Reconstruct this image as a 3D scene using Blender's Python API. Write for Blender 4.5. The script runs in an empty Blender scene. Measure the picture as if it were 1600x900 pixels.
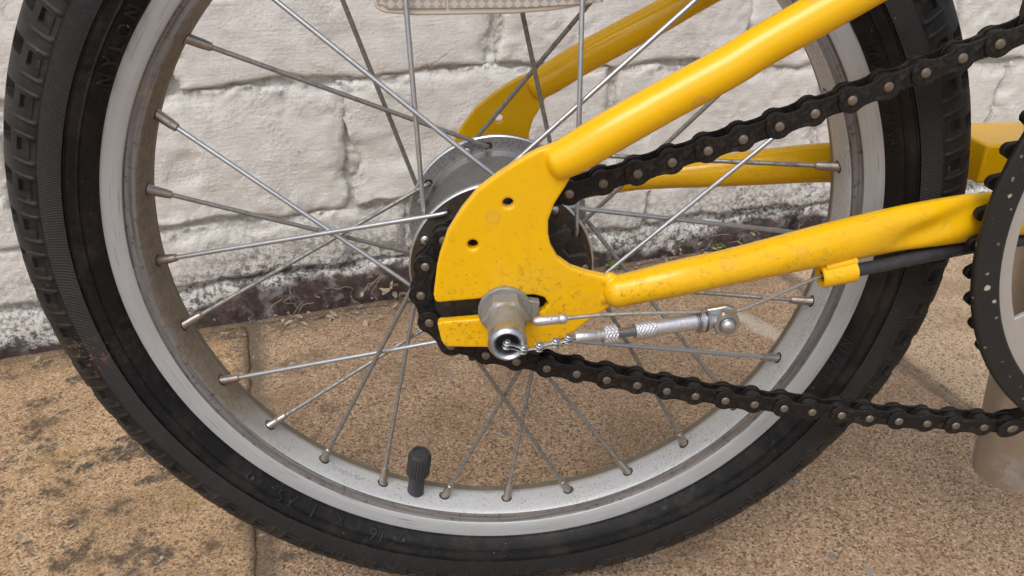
import bpy, bmesh, math, random
import numpy as np
from mathutils import Vector, Matrix
S = bpy.context.scene
C = S.collection
random.seed(5)
RNG = np.random.default_rng(5)
PI = math.pi

# ------------------------------------------------------------------ camera
H = 0.196                      # wheel centre above the paving (outer tyre radius)
yaw, pitch = .0475, -.5087
fw = Vector((math.sin(yaw)*math.cos(pitch), math.cos(yaw)*math.cos(pitch), math.sin(pitch)))
rt = fw.cross(Vector((0, 0, 1))).normalized()
up = rt.cross(fw)
cam_d = bpy.data.cameras.new('camera')
cam = bpy.data.objects.new('camera', cam_d)
C.objects.link(cam)
M = Matrix.Identity(4)
for i in range(3):
    M[i][0], M[i][1], M[i][2] = rt[i], up[i], -fw[i]
M[0][3], M[1][3], M[2][3] = -.009, -.2969, .1462 + H
cam.matrix_world = M
cam_d.sensor_width = 36
cam_d.lens = 27.0
cam_d.clip_start = 0.01
cam_d.clip_end = 500
cam_d.dof.use_dof = True
cam_d.dof.focus_distance = 0.285
cam_d.dof.aperture_fstop = 70
S.camera = cam

# ------------------------------------------------------------------ light
SUN_EL, SUN_AZ = math.radians(58), math.radians(205)
W = bpy.data.worlds.new('World')
S.world = W
W.use_nodes = True
nt = W.node_tree
for n in list(nt.nodes):
    nt.nodes.remove(n)
sky = nt.nodes.new('ShaderNodeTexSky')
sky.sky_type = 'NISHITA'
sky.sun_disc = False
sky.sun_elevation = SUN_EL
sky.sun_rotation = SUN_AZ
sky.dust_density = 4.0
sky.air_density = 1.0
hs = nt.nodes.new('ShaderNodeHueSaturation')      # a cloud cover greys the sky
hs.inputs['Saturation'].default_value = 0.62
bg = nt.nodes.new('ShaderNodeBackground')
bg.inputs['Strength'].default_value = 0.15
out = nt.nodes.new('ShaderNodeOutputWorld')
nt.links.new(sky.outputs[0], hs.inputs['Color'])
nt.links.new(hs.outputs[0], bg.inputs[0])
nt.links.new(bg.outputs[0], out.inputs[0])
sun_d = bpy.data.lights.new('sun', 'SUN')
sun_d.energy = 0.8
sun_d.angle = math.radians(35)
sun_d.color = (1.0, .98, .955)
sun = bpy.data.objects.new('sun', sun_d)
C.objects.link(sun)
sd = Vector((math.sin(SUN_AZ)*math.cos(SUN_EL), math.cos(SUN_AZ)*math.cos(SUN_EL), math.sin(SUN_EL)))
sun.rotation_euler = sd.to_track_quat('Z', 'Y').to_euler()
sun.location = sd*3
S.view_settings.view_transform = 'Standard'
S.view_settings.look = 'None'
S.view_settings.exposure = 0.30
S.view_settings.gamma = 1.0
S.render.filter_size = 1.1

# ------------------------------------------------------------------ noise
def _hash(ix, iy, iz, seed):
    n = (ix*374761393 + iy*668265263 + iz*2147483647 + seed*1274126177) & 0xffffffff
    n = ((n ^ (n >> 13))*1274126177) & 0xffffffff
    n = n ^ (n >> 16)
    return (n & 0xffff)/65535.0*2 - 1
def vnoise(x, y, z, seed=0):
    x, y, z = [np.asarray(v, float) for v in (x, y, z)]
    x, y, z = np.broadcast_arrays(x, y, z)
    xi, yi, zi = [np.floor(v).astype(np.int64) for v in (x, y, z)]
    fx, fy, fz = x-xi, y-yi, z-zi
    fx, fy, fz = [f*f*f*(f*(f*6-15)+10) for f in (fx, fy, fz)]
    r = 0
    for a in (0, 1):
        for b in (0, 1):
            for c in (0, 1):
                w = (fx if a else 1-fx)*(fy if b else 1-fy)*(fz if c else 1-fz)
                r = r + w*_hash(xi+a, yi+b, zi+c, seed)
    return r
def fbm(x, y, z, oct=4, seed=0, gain=.5):
    r, a, f = 0, 1.0, 1.0
    for i in range(oct):
        r = r + a*vnoise(np.asarray(x)*f, np.asarray(y)*f, np.asarray(z)*f, seed+i*17)
        a *= gain; f *= 2.03
    return r

# ------------------------------------------------------------------ materials
class NT:
    def __init__(s, name):
        s.m = bpy.data.materials.new(name); s.m.use_nodes = True
        s.t = s.m.node_tree
        s.b = s.t.nodes['Principled BSDF']
        s.tc = s.t.nodes.new('ShaderNodeTexCoord')
        s.P = s.tc.outputs['Object']
    def n(s, typ, **kw):
        o = s.t.nodes.new(typ)
        for k, v in kw.items():
            setattr(o, k, v)
        return o
    def l(s, a, b): s.t.links.new(a, b)
    def mapping(s, scale=(1, 1, 1), rot=(0, 0, 0), src=None):
        o = s.n('ShaderNodeMapping')
        o.inputs['Scale'].default_value = scale; o.inputs['Rotation'].default_value = rot
        s.l(src or s.P, o.inputs[0]); return o.outputs[0]
    def noise(s, scale, detail=4, rough=.55, src=None, dist=0):
        o = s.n('ShaderNodeTexNoise')
        o.inputs['Scale'].default_value = scale; o.inputs['Detail'].default_value = detail
        o.inputs['Roughness'].default_value = rough; o.inputs['Distortion'].default_value = dist
        s.l(src or s.P, o.inputs['Vector']); return o.outputs['Fac']
    def noisec(s, scale):
        o = s.n('ShaderNodeTexNoise'); o.inputs['Scale'].default_value = scale; o.inputs['Detail'].default_value = 3
        s.l(s.P, o.inputs['Vector']); return o.outputs['Color']
    def voro(s, scale, src=None, feature='F1', rnd=1):
        o = s.n('ShaderNodeTexVoronoi', feature=feature)
        o.inputs['Scale'].default_value = scale; o.inputs['Randomness'].default_value = rnd
        s.l(src or s.P, o.inputs['Vector']); return o
    def ramp(s, fac, stops):
        o = s.n('ShaderNodeValToRGB'); e = o.color_ramp.elements
        while len(e) < len(stops): e.new(.5)
        for el, (p, c) in zip(e, stops):
            el.position = p; el.color = (c, c, c, 1) if not hasattr(c, '__len__') else (*c, 1)
        s.l(fac, o.inputs[0]); return o.outputs[0]
    def mix(s, fac, a, b, mode='MIX'):
        o = s.n('ShaderNodeMix', data_type='RGBA', blend_type=mode)
        for idx, v in ((0, fac), (6, a), (7, b)):
            if hasattr(v, 'is_linked') or hasattr(v, 'links'): s.l(v, o.inputs[idx])
            elif idx == 0: o.inputs[0].default_value = v
            else: o.inputs[idx].default_value = (*v, 1)
        return o.outputs[2]
    def math(s, op, a, b=0., c=0., clamp=False):
        o = s.n('ShaderNodeMath', operation=op, use_clamp=clamp)
        for i, v in enumerate((a, b, c)):
            if hasattr(v, 'links'): s.l(v, o.inputs[i])
            else: o.inputs[i].default_value = v
        return o.outputs[0]
    def xyz(s, src=None):
        o = s.n('ShaderNodeSeparateXYZ'); s.l(src or s.P, o.inputs[0]); return o.outputs
    def bump(s, h, strength=.3, dist=.001, prev=None):
        o = s.n('ShaderNodeBump')
        o.inputs['Strength'].default_value = strength; o.inputs['Distance'].default_value = dist
        s.l(h, o.inputs['Height'])
        if prev is not None: s.l(prev, o.inputs['Normal'])
        return o.outputs[0]
    def set(s, color=None, rough=None, metal=None, normal=None, **kw):
        for k, v in (('Base Color', color), ('Roughness', rough), ('Metallic', metal), ('Normal', normal)):
            if v is None: continue
            if hasattr(v, 'links'): s.l(v, s.b.inputs[k])
            elif k == 'Base Color': s.b.inputs[k].default_value = (*v, 1)
            else: s.b.inputs[k].default_value = v
        for k, v in kw.items():
            s.b.inputs[k.replace('_', ' ')].default_value = v
        return s.m

def speck(k, scale, lo, hi, src=None, detail=3, rough=.6):
    return k.ramp(k.noise(scale, detail, rough, src), [(lo, 0.), (hi, 1.)])

def mat_yellow():
    k = NT('yellow_paint')
    base = k.mix(k.noise(60, 3), (.78, .435, .002), (.85, .48, .004))
    x, y, z = k.xyz()
    low = k.math('MULTIPLY', k.math('SUBTRACT', .055, z), 14, clamp=True)         # grime collects on the lower stays
    low = k.math('ADD', low, .10, clamp=True)
    grime = k.math('MULTIPLY', speck(k, 420, .53, .66, detail=6, rough=.72), speck(k, 55, .40, .60))
    near_axle = k.math('MULTIPLY', k.math('SUBTRACT', .016, z), 45, clamp=True)
    near_axle = k.math('MULTIPLY', near_axle, k.math('MULTIPLY', k.math('SUBTRACT', .075, x), 30, clamp=True))
    low = k.math('ADD', low, k.math('MULTIPLY', near_axle, .55), clamp=True)
    grime = k.math('MULTIPLY', grime, low)
    c = k.mix(k.math('MULTIPLY', grime, .62), base, (.10, .055, .018))
    dots = speck(k, 900, .66, .71, detail=3)
    c = k.mix(k.math('MULTIPLY', dots, low), c, (.05, .035, .02))
    film = k.math('MULTIPLY', speck(k, 35, .45, .75), .18)
    c = k.mix(k.math('MULTIPLY', film, low), c, (.35, .22, .10))
    rv = k.voro(62); rings = k.math('MULTIPLY', k.ramp(k.math('ADD', rv.outputs['Distance'], k.math('MULTIPLY', k.noise(500, 3), .10)), [(.16, .4), (.215, 1.), (.245, 0.)]), k.ramp(k.xyz(rv.outputs['Color'])[0], [(.70, 0.), (.74, 1.)]))
    c = k.mix(k.math('MULTIPLY', rings, .35), c, (.45, .27, .08))
    chips = k.math('MULTIPLY', speck(k, 330, .74, .77, detail=2), low)
    c = k.mix(chips, c, (.75, .7, .6))
    nb = k.bump(k.noise(150, 3), .05, .0008)
    nb = k.bump(grime, .25, .0003, nb)
    r = k.math('ADD', .22, k.math('MULTIPLY', grime, .5))
    return k.set(c, r, 0, nb, Coat_Weight=.25, Coat_Roughness=.12, IOR=1.36)

def mat_tyre():
    k = NT('tyre_rubber')
    uv = k.tc.outputs['UV']
    u, v, _ = k.xyz(uv)
    # fine radial ribs on the shoulder band
    ribs = k.math('SINE', k.math('MULTIPLY', u, 2*PI*1560))
    band = k.math('MULTIPLY', k.math('GREATER_THAN', v, 84/180), k.math('LESS_THAN', v, 105.5/180))
    ribs = k.math('MULTIPLY', ribs, band)
    x, y, z = k.xyz()
    rubber = k.mix(k.noise(90, 4), (.003, .003, .0036), (.008, .008, .009))
    dust = k.math('MULTIPLY', speck(k, 260, .45, .8, detail=6, rough=.75), speck(k, 24, .3, .72))
    c = k.mix(k.math('MULTIPLY', dust, .42), rubber, (.092, .089, .084))
    brown = k.math('MULTIPLY', speck(k, 40, .5, .72), .35)
    side = k.math('GREATER_THAN', v, 106/180)
    c = k.mix(k.math('MULTIPLY', brown, side), c, (.06, .047, .034))
    worn = k.math('LESS_THAN', v, 84/180)
    c = k.mix(k.math('MULTIPLY', worn, k.math('ADD', .12, k.math('MULTIPLY', speck(k, 70, .4, .7), .4))), c, (.052, .046, .040))
    c = k.mix(k.math('MULTIPLY', band, k.math('MULTIPLY', k.math('ADD', ribs, 1.), .22)), c, (.14, .14, .14))
    pale = speck(k, 700, .735, .76, detail=2)
    c = k.mix(k.math('MULTIPLY', pale, .6), c, (.30, .29, .27))
    # reddish mud caught on the lower left shoulder
    d = k.n('ShaderNodeVectorMath', operation='DISTANCE'); k.l(k.P, d.inputs[0]); d.inputs[1].default_value = (-.1735, -.0211, -.035)
    mud = k.math('MULTIPLY', k.math('SUBTRACT', 1., k.math('MULTIPLY', d.outputs['Value'], 1/.012), clamp=True), speck(k, 420, .56, .62))
    c = k.mix(mud, c, (.30, .12, .045))
    nb = k.bump(ribs, .8, .0005)
    nb = k.bump(k.noise(1500, 4, .7), .25, .0003, nb)
    nb = k.bump(dust, .3, .0003, nb)
    r = k.math('SUBTRACT', .60, k.math('MULTIPLY', k.noise(40, 3), .2))
    return k.set(c, r, 0, nb, IOR=1.31)

def polar(k):
    x, y, z = k.xyz()
    ang = k.math('ARCTAN2', z, x)
    rad = k.math('SQRT', k.math('ADD', k.math('MULTIPLY', x, x), k.math('MULTIPLY', z, z)))
    o = k.n('ShaderNodeCombineXYZ'); k.l(k.math('MULTIPLY', ang, .15), o.inputs[0]); k.l(y, o.inputs[1]); k.l(rad, o.inputs[2])
    return o.outputs[0]

def mat_rim(kind):
    k = NT('rim_' + kind)
    pv = polar(k)
    streak = k.noise(1, 5, .6, k.mapping((25, 900, 900), src=pv))
    x, y, z = k.xyz()
    left = k.math('MULTIPLY', k.math('SUBTRACT', -.02, x), 10, clamp=True)  # left arc of the bed, where dust and shade are coloured in
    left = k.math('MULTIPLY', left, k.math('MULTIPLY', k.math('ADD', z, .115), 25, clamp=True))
    if kind == 'flange':
        c = k.mix(streak, (.38, .395, .41), (.51, .525, .54))
        c = k.mix(k.math('MULTIPLY', speck(k, 60, .45, .7), .3), c, (.34, .33, .31))
        sc = k.ramp(k.noise(1, 3, .5, k.mapping((40, 1800, 1800), src=pv)), [(.63, 0.), (.69, 1.)])
        c = k.mix(k.math('MULTIPLY', sc, .6), c, (.15, .135, .12))
        c = k.mix(k.math('MULTIPLY', speck(k, 900, .70, .74), .5), c, (.20, .17, .13))
        nb = k.bump(streak, .12, .0003)
        return k.set(c, .5, .4, nb)
    if kind == 'shoulder':
        c = k.mix(k.ramp(streak, [(.3, 0.), (.7, 1.)]), (.075, .07, .07), (.24, .225, .215))
        c = k.mix(speck(k, 300, .55, .72, detail=5), c, (.045, .04, .042))
        c = k.mix(k.math('MULTIPLY', speck(k, 30, .60, .68), .3), c, (.26, .19, .12))
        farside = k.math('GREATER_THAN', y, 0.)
        c = k.mix(farside, c, k.mix(k.noise(160, 4), (.115, .095, .068), (.23, .20, .15)))  # far slope turns from the light: its dimness is mixed into the brown-grey
        return k.set(c, .6, .2, k.bump(streak, .3, .0004))
    # inner bed: clean silver below, dust plus painted-in shade on the left
    c = k.mix(k.noise(200, 4), (.50, .515, .525), (.60, .615, .625))
    fine = speck(k, 900, .55, .66, detail=4)
    c = k.mix(k.math('MULTIPLY', fine, k.math('ADD', .30, k.math('MULTIPLY', speck(k, 40, .4, .7), .6))), c, (.16, .125, .085))
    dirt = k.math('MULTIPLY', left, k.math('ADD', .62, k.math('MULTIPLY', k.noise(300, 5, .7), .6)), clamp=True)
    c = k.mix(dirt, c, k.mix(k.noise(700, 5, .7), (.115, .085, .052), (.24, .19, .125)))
    far_shade = k.math('MULTIPLY', k.math('ADD', y, -.0035), 400, clamp=True)
    c = k.mix(k.math('MULTIPLY', far_shade, k.math('ADD', .45, k.math('MULTIPLY', k.noise(220, 4), .5))), c, (.25, .215, .165))  # far edge of the bed: shade of the averted slope painted in with dirt
    nb = k.bump(k.noise(1200, 4, .7), .25, .0003)
    m = k.math('SUBTRACT', .3, k.math('MULTIPLY', dirt, .3), clamp=True)
    r = k.math('ADD', .55, k.math('MULTIPLY', dirt, .35))
    return k.set(c, r, m, nb)

def mat_metal(name, a, b, rough=.35, metal=1., scale=300, dirt=None, dlo=.5, dhi=.65, bump=.1, dscale=None):
    k = NT(name)
    c = k.mix(k.noise(scale, 4, .65), a, b)
    m = metal; r = rough
    if dirt:
        f = speck(k, dscale or scale*1.3, dlo, dhi, detail=5, rough=.7)
        c = k.mix(f, c, dirt)
        m = k.math('MULTIPLY', k.math('SUBTRACT', 1., f), metal)
        r = k.math('ADD', rough, k.math('MULTIPLY', f, .35))
    return k.set(c, r, m, k.bump(k.noise(scale*3, 4, .6), bump, .0004))

def mat_plain(name, a, b=None, rough=.6, scale=200, bump=.15, metal=0., **kw):
    k = NT(name)
    c = k.mix(k.noise(scale, 4, .6), a, b or a)
    return k.set(c, rough, metal, k.bump(k.noise(scale*2, 4, .6), bump, .0005), **kw)

def mat_chain():
    k = NT('greasy_chain_steel')
    g = k.noise(500, 5, .7)
    c = k.mix(k.ramp(g, [(.4, 0.), (.75, 1.)]), (.006, .0055, .0055), (.030, .026, .023))
    oi = k.n('ShaderNodeObjectInfo')
    c = k.mix(k.math('MULTIPLY', k.math('MULTIPLY', oi.outputs['Random'], .55), speck(k, 260, .50, .66, detail=5, rough=.75)), c, (.075, .060, .045))
    c = k.mix(k.math('MULTIPLY', speck(k, 900, .66, .76, detail=3), .5), c, (.13, .11, .09))
    nb = k.bump(k.noise(900, 5, .75), .5, .0005)
    return k.set(c, k.math('ADD', .38, k.math('MULTIPLY', g, .3)), .15, nb, IOR=1.35)

def mat_ring():
    k = NT('speckled_black_plastic')
    c = k.mix(k.noise(120, 4), (.007, .007, .008), (.016, .016, .016))
    c = k.mix(k.math('MULTIPLY', speck(k, 1400, .62, .72), .35), c, (.09, .088, .085))
    v = k.voro(140)
    sp = k.math('MULTIPLY', k.ramp(k.math('ADD', v.outputs['Distance'], k.math('MULTIPLY', k.noise(1200, 2), .12)), [(.22, 1.), (.26, 0.)]), k.ramp(k.noise(37, 1), [(.47, 0.), (.50, 1.)]))
    v2 = k.voro(330); sp2 = k.math('MULTIPLY', k.ramp(v2.outputs['Distance'], [(.16, 1.), (.22, 0.)]), k.ramp(k.xyz(v2.outputs['Color'])[0], [(.78, 0.), (.80, 1.)]))
    c = k.mix(k.math('MULTIPLY', sp2, .6), c, (.28, .27, .23))
    c = k.mix(sp, c, (.42, .40, .30))
    nb = k.bump(k.noise(700, 5, .7), .3, .0005)
    return k.set(c, .5, 0, nb)

def mat_paint_wall():
    k = NT('peeling_white_masonry_paint')
    x, y, z = k.xyz()      # local: x along, y out of the wall, z height
    cream = k.mix(k.noise(14, 5, .6), (.645, .63, .59), (.775, .77, .74))
    cream = k.mix(k.ramp(k.noise(55, 5, .65), [(.35, .6), (.65, 0.)]), cream, (.54, .51, .47))
    cream = k.mix(speck(k, 170, .68, .76, detail=5), cream, (.42, .36, .30))
    # blotchy browner tint in the hollows of the joints
    deep = k.math('MULTIPLY', k.math('SUBTRACT', -.0042, y), 300, clamp=True)
    cream = k.mix(k.math('MULTIPLY', deep, k.math('MULTIPLY', speck(k, 90, .45, .68, detail=5), .55)), cream, (.36, .29, .21))
    # lichen and mould just above the ground
    mid = k.math('MULTIPLY', k.ramp(k.math('MULTIPLY', x, 1.), [(.13, 0.), (.20, 1.)]), k.ramp(k.math('MULTIPLY', x, 1.), [(.46, 1.), (.53, 0.)]))
    gap = k.math('MULTIPLY', k.ramp(k.math('MULTIPLY', x, 1.), [(.60, 0.), (.65, 1.)]), k.ramp(k.math('MULTIPLY', x, 1.), [(.74, 1.), (.80, 0.)]))
    loss = k.math('ADD', k.math('MULTIPLY', mid, .022), k.math('MULTIPLY', gap, .017))
    zz = k.math('SUBTRACT', z, loss)
    hz = k.math('ADD', zz, k.math('MULTIPLY', k.math('SUBTRACT', k.noise(26, 5, .65), .5), .075))
    wet = k.ramp(hz, [(.014, 1.), (.074, 0.)])
    mould = k.math('MULTIPLY', wet, k.math('ADD', speck(k, 230, .47, .56, detail=7, rough=.8), k.math('MULTIPLY', speck(k, 45, .52, .64, detail=4), k.math('MULTIPLY', mid, .9)), clamp=True))
    c = k.mix(k.math('MULTIPLY', mould, .9), cream, (.035, .032, .028))
    hz2 = k.math('ADD', zz, k.math('MULTIPLY', k.math('SUBTRACT', k.noise(40, 5, .7), .5), .04))
    bare = k.ramp(hz2, [(.005, 1.), (.011, 0.)])
    brick = k.mix(k.ramp(k.noise(110, 6, .75), [(.36, 0.), (.64, 1.)]), (.022, .018, .018), (.100, .060, .054))
    brick = k.mix(speck(k, 90, .52, .66, detail=6), brick, (.20, .18, .17))
    c = k.mix(bare, c, brick)
    green = k.math('MULTIPLY', k.ramp(hz, [(.004, 1.), (.025, 0.)]), speck(k, 120, .52, .64, detail=5))
    c = k.mix(k.math('MULTIPLY', green, .6), c, (.045, .048, .022))
    brush = k.noise(1, 4, .6, k.mapping((30, 30, 520), (0, .12, 0)))
    nb = k.bump(brush, .27, .0014)
    rough_m = k.math('ADD', k.ramp(k.noise(20, 4, .6), [(.50, .05), (.66, .8)]), k.math('MULTIPLY', k.math('SUBTRACT', .0006, y), 300, clamp=True), clamp=True)
    nb = k.bump(k.math('MULTIPLY', k.noise(190, 7, .7), rough_m), .6, .0030, nb)
    nb = k.bump(k.noise(380, 5, .65), .5, .0012, nb)
    crk = k.n('ShaderNodeTexVoronoi', feature='DISTANCE_TO_EDGE'); crk.inputs['Scale'].default_value = 16; k.l(k.mapping((1, 1, 1), src=k.mix(.035, k.P, k.noisec(22), 'ADD')), crk.inputs['Vector'])
    ck = k.math('MULTIPLY', k.ramp(crk.outputs['Distance'], [(.0, 1.), (.012, 0.)]), k.ramp(k.noise(9, 2), [(.58, 0.), (.66, 1.)]))
    nb = k.bump(k.math('SUBTRACT', 1., ck), .3, .0015, nb)
    c = k.mix(k.math('MULTIPLY', ck, .2), c, (.30, .25, .20))
    nb = k.bump(mould, .3, .001, nb)
    return k.set(c, .72, 0, nb)

def mat_paving():
    k = NT('sand_coloured_concrete')
    x, y, z = k.xyz()     # local: x along the wall, y out of the wall
    slab = k.math('FLOOR', k.math('DIVIDE', k.math('SUBTRACT', x, .191), .482))
    inner = k.math('COMPARE', slab, 0., .1)
    warm = k.mix(k.noise(9, 5, .6), (.44, .265, .125), (.57, .365, .190))
    pale = k.mix(k.noise(9, 5, .6), (.51, .36, .215), (.65, .48, .31))
    base = k.mix(k.math('GREATER_THAN', slab, .5), warm, pale)
    base = k.mix(inner, base, k.mix(k.noise(12, 5, .6), (.31, .185, .108), (.54, .360, .215)))
    g1 = k.noise(640, 6, .72)
    base = k.mix(k.ramp(g1, [(.34, 1.), (.52, 0.)]), base, k.mix(.6, base, (.035, .02, .012)))
    base = k.mix(k.ramp(k.noise(760, 4, .7), [(.50, 0.), (.64, .9)]), base, k.mix(.5, base, (.85, .68, .48)))
    sandp = k.voro(820)
    sv = k.math('ADD', k.xyz(sandp.outputs['Color'])[0], 0.)
    base = k.mix(k.math('MULTIPLY', k.ramp(sv, [(.80, 0.), (.86, 1.)]), .6), base, (.70, .56, .39))
    base = k.mix(k.math('MULTIPLY', k.ramp(sv, [(.14, 1.), (.20, 0.)]), .7), base, (.07, .042, .026))
    # grey worn area and dark lichen blotches
    leftm = k.ramp(k.math('ADD', x, k.math('MULTIPLY', k.noise(6, 3), .1)), [(.20, 1.), (.36, .0)])
    blot = k.math('MULTIPLY', k.ramp(k.noise(30, 6, .68), [(.515, 0.), (.585, 1.)]), speck(k, 260, .30, .52, detail=5, rough=.75))
    c = k.mix(k.math('MULTIPLY', blot, k.math('ADD', .10, k.math('MULTIPLY', leftm, .82))), base, (.048, .041, .033))
    och = k.math('MULTIPLY', speck(k, 22, .52, .66, detail=5), leftm)
    c = k.mix(k.math('MULTIPLY', och, .35), c, (.33, .22, .07))
    dark = k.math('MULTIPLY', k.ramp(k.noise(11, 4, .6), [(.45, 0.), (.66, 1.)]), .45)
    c = k.mix(dark, c, (.20, .125, .07))
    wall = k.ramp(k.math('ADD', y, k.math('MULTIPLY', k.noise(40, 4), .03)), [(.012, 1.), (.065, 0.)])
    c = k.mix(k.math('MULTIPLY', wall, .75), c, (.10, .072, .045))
    # the joint filled with dark silt stains the slab edges beside it
    jm = k.math('ABSOLUTE', k.math('SUBTRACT', k.math('FRACT', k.math('ADD', k.math('DIVIDE', k.math('SUBTRACT', x, .191), .482), .5)), .5))
    jn = k.math('ADD', k.math('MULTIPLY', jm, .482), k.math('MULTIPLY', k.math('SUBTRACT', k.noise(60, 4), .5), .018))
    c = k.mix(k.ramp(jn, [(.003, .72), (.013, 0.)]), c, (.115, .092, .068))
    # small stones showing in the face
    v = k.voro(70)
    st = k.math('MULTIPLY', k.ramp(v.outputs['Distance'], [(.14, 1.), (.19, 0.)]), k.ramp(v.outputs['Color'], [(.74, 0.), (.77, 1.)]))
    c = k.mix(st, c, k.mix(k.noise(15, 1), (.05, .045, .04), (.50, .47, .42)))
    pw = k.math('MULTIPLY', speck(k, 75, .66, .70, detail=5), leftm)
    c = k.mix(pw, c, (.52, .49, .42))
    # old white paint dragged across one slab
    ss = k.math('ADD', .597, k.math('MULTIPLY', k.math('SUBTRACT', y, .150), .28))
    across = k.math('ABSOLUTE', k.math('ADD', k.math('SUBTRACT', x, ss), k.math('MULTIPLY', k.math('SUBTRACT', k.noise(90, 4), .5), .016)))
    along = k.math('ABSOLUTE', k.math('SUBTRACT', y, .150))
    pm = k.math('MULTIPLY', k.ramp(across, [(.0045, 1.), (.011, 0.)]), k.ramp(along, [(.026, 1.), (.045, 0.)]))
    c = k.mix(k.math('MULTIPLY', pm, k.ramp(g1, [(.35, .25), (.5, .85)])), c, (.58, .51, .42))
    nb = k.bump(g1, .9, .0020)
    nb = k.bump(k.noise(130, 4, .6), .4, .002, nb)
    nb = k.bump(k.noise(25, 3), .3, .004, nb)
    return k.set(c, .85, 0, nb)

MT = {}
MT['yellow'] = mat_yellow()
MT['tyre'] = mat_tyre()
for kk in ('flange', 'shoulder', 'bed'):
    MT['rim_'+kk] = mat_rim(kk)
MT['spoke'] = mat_metal('galvanised_spoke', (.36, .38, .40), (.60, .63, .66), .36, .9, 250, (.16, .14, .12), .62, .76)
MT['spoke_dirty'] = mat_metal('rusty_dirty_spoke', (.24, .235, .225), (.38, .375, .36), .45, .75, 500, (.145, .13, .11), .46, .66, .25, 400)
MT['nipple'] = mat_metal('tarnished_brass_nipple', (.26, .225, .195), (.46, .42, .38), .36, .9, 350, (.09, .07, .05), .56, .7)
MT['hub_steel'] = mat_metal('scuffed_hub_steel', (.20, .20, .205), (.42, .42, .43), .42, .7, 600, (.08, .072, .062), .48, .64, .35, 700)
MT['barrel'] = mat_metal('scratched_dull_barrel', (.13, .125, .12), (.30, .295, .285), .45, .6, 900, (.09, .08, .07), .52, .70, .35, 500)
MT['hub_bright'] = mat_metal('edge_highlight_steel', (.45, .46, .48), (.68, .69, .71), .3, 1., 200)  # brighter steel that paints the highlight ring and lit edges of the hub
MT['grease'] = mat_metal('caked_grease', (.012, .010, .009), (.05, .042, .035), .5, .2, 260, (.085, .066, .045), .58, .72, .8)
MT['brown_grease'] = mat_metal('brown_grease', (.030, .023, .017), (.085, .066, .047), .5, .25, 220, (.14, .105, .07), .60, .72, .8)
MT['chain'] = mat_chain()
def mat_pin():
    k = NT('worn_pin_head')
    oi = k.n('ShaderNodeObjectInfo')
    c = k.mix(k.noise(500, 4), (.15, .125, .10), (.34, .30, .26))
    c = k.mix(oi.outputs['Random'], c, k.mix(k.noise(900, 4), (.10, .075, .05), (.24, .20, .16)))
    return k.set(c, k.math('ADD', .35, k.math('MULTIPLY', oi.outputs['Random'], .3)), .65, k.bump(k.noise(1500, 4), .3, .0004))
MT['pin'] = mat_pin()
MT['roller'] = mat_plain('greasy_roller', (.008, .008, .008), (.03, .028, .025), .4, 700, .4)
MT['black'] = mat_ring()
MT['grey_disc'] = mat_metal('dull_grey_disc', (.37, .35, .32), (.45, .43, .40), .55, .3, 200, (.28, .25, .2), .66, .75)
MT['housing'] = mat_plain('black_cable_housing', (.010, .010, .012), (.05, .05, .055), .42, 260, .5)
MT['zinc'] = mat_metal('zinc_plated_steel', (.38, .39, .40), (.58, .59, .60), .36, .95, 300, (.17, .145, .115), .60, .74, .25)
MT['alloy'] = mat_metal('pitted_alloy', (.45, .45, .47), (.66, .66, .69), .38, .85, 420, (.24, .21, .19), .60, .74, .4)
MT['dusty'] = mat_metal('dust_coated_steel', (.20, .20, .195), (.40, .40, .39), .5, .5, 300, (.22, .17, .105), .50, .62, .45, 190)
MT['cable'] = mat_metal('weathered_cable', (.24, .225, .20), (.44, .42, .38), .5, .6, 600, (.15, .125, .095), .5, .7, .3)
MT['valve'] = mat_plain('black_valve_rubber', (.020, .020, .024), (.042, .042, .047), .5, 300, .3)
MT['steel_tube'] = mat_metal('brushed_steel_tube', (.50, .50, .50), (.62, .62, .62), .28, .95, 60, (.40, .38, .35), .56, .76, .08, 40)
MT['dark_block'] = mat_plain('dark_brown_rubber', (.030, .018, .014), (.05, .03, .024), .8, 200, .2)
MT['wall'] = mat_paint_wall()
MT['paving'] = mat_paving()
MT['leaf'] = mat_plain('dry_leaf', (.14, .11, .07), (.50, .43, .32), .8, 90, .4)
MT['stone'] = mat_plain('grey_pebble', (.10, .10, .10), (.30, .28, .26), .7, 120, .3)
MT['moss'] = mat_plain('green_moss', (.06, .09, .015), (.16, .19, .04), .9, 150, .5)
MT['root'] = mat_plain('dead_stem', (.20, .15, .10), (.42, .35, .26), .8, 150, .3)
def mat_reflector():
    k = NT('clear_prismatic_plastic')
    mp = k.mapping((1, 1, 1), (0, .78, 0))
    v = k.n('ShaderNodeTexChecker'); v.inputs['Scale'].default_value = 430; k.l(mp, v.inputs['Vector'])
    c = k.mix(v.outputs['Fac'], (.30, .285, .26), (.62, .60, .57))
    c = k.mix(k.math('MULTIPLY', k.noise(60, 4), .8), c, (.50, .47, .43))
    x, y, z = k.xyz()
    nb = k.bump(v.outputs['Fac'], .6, .0008)
    nb = k.bump(k.noise(400, 4), .3, .0005, nb)
    return k.set(c, .22, .25, nb, Coat_Weight=.6, Coat_Roughness=.08)
MT['reflector'] = mat_reflector()
MT['clear_rim'] = mat_plain('yellowed_clear_plastic', (.55, .50, .43), (.66, .61, .54), .25, 150, .2, Coat_Weight=.5)

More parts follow.
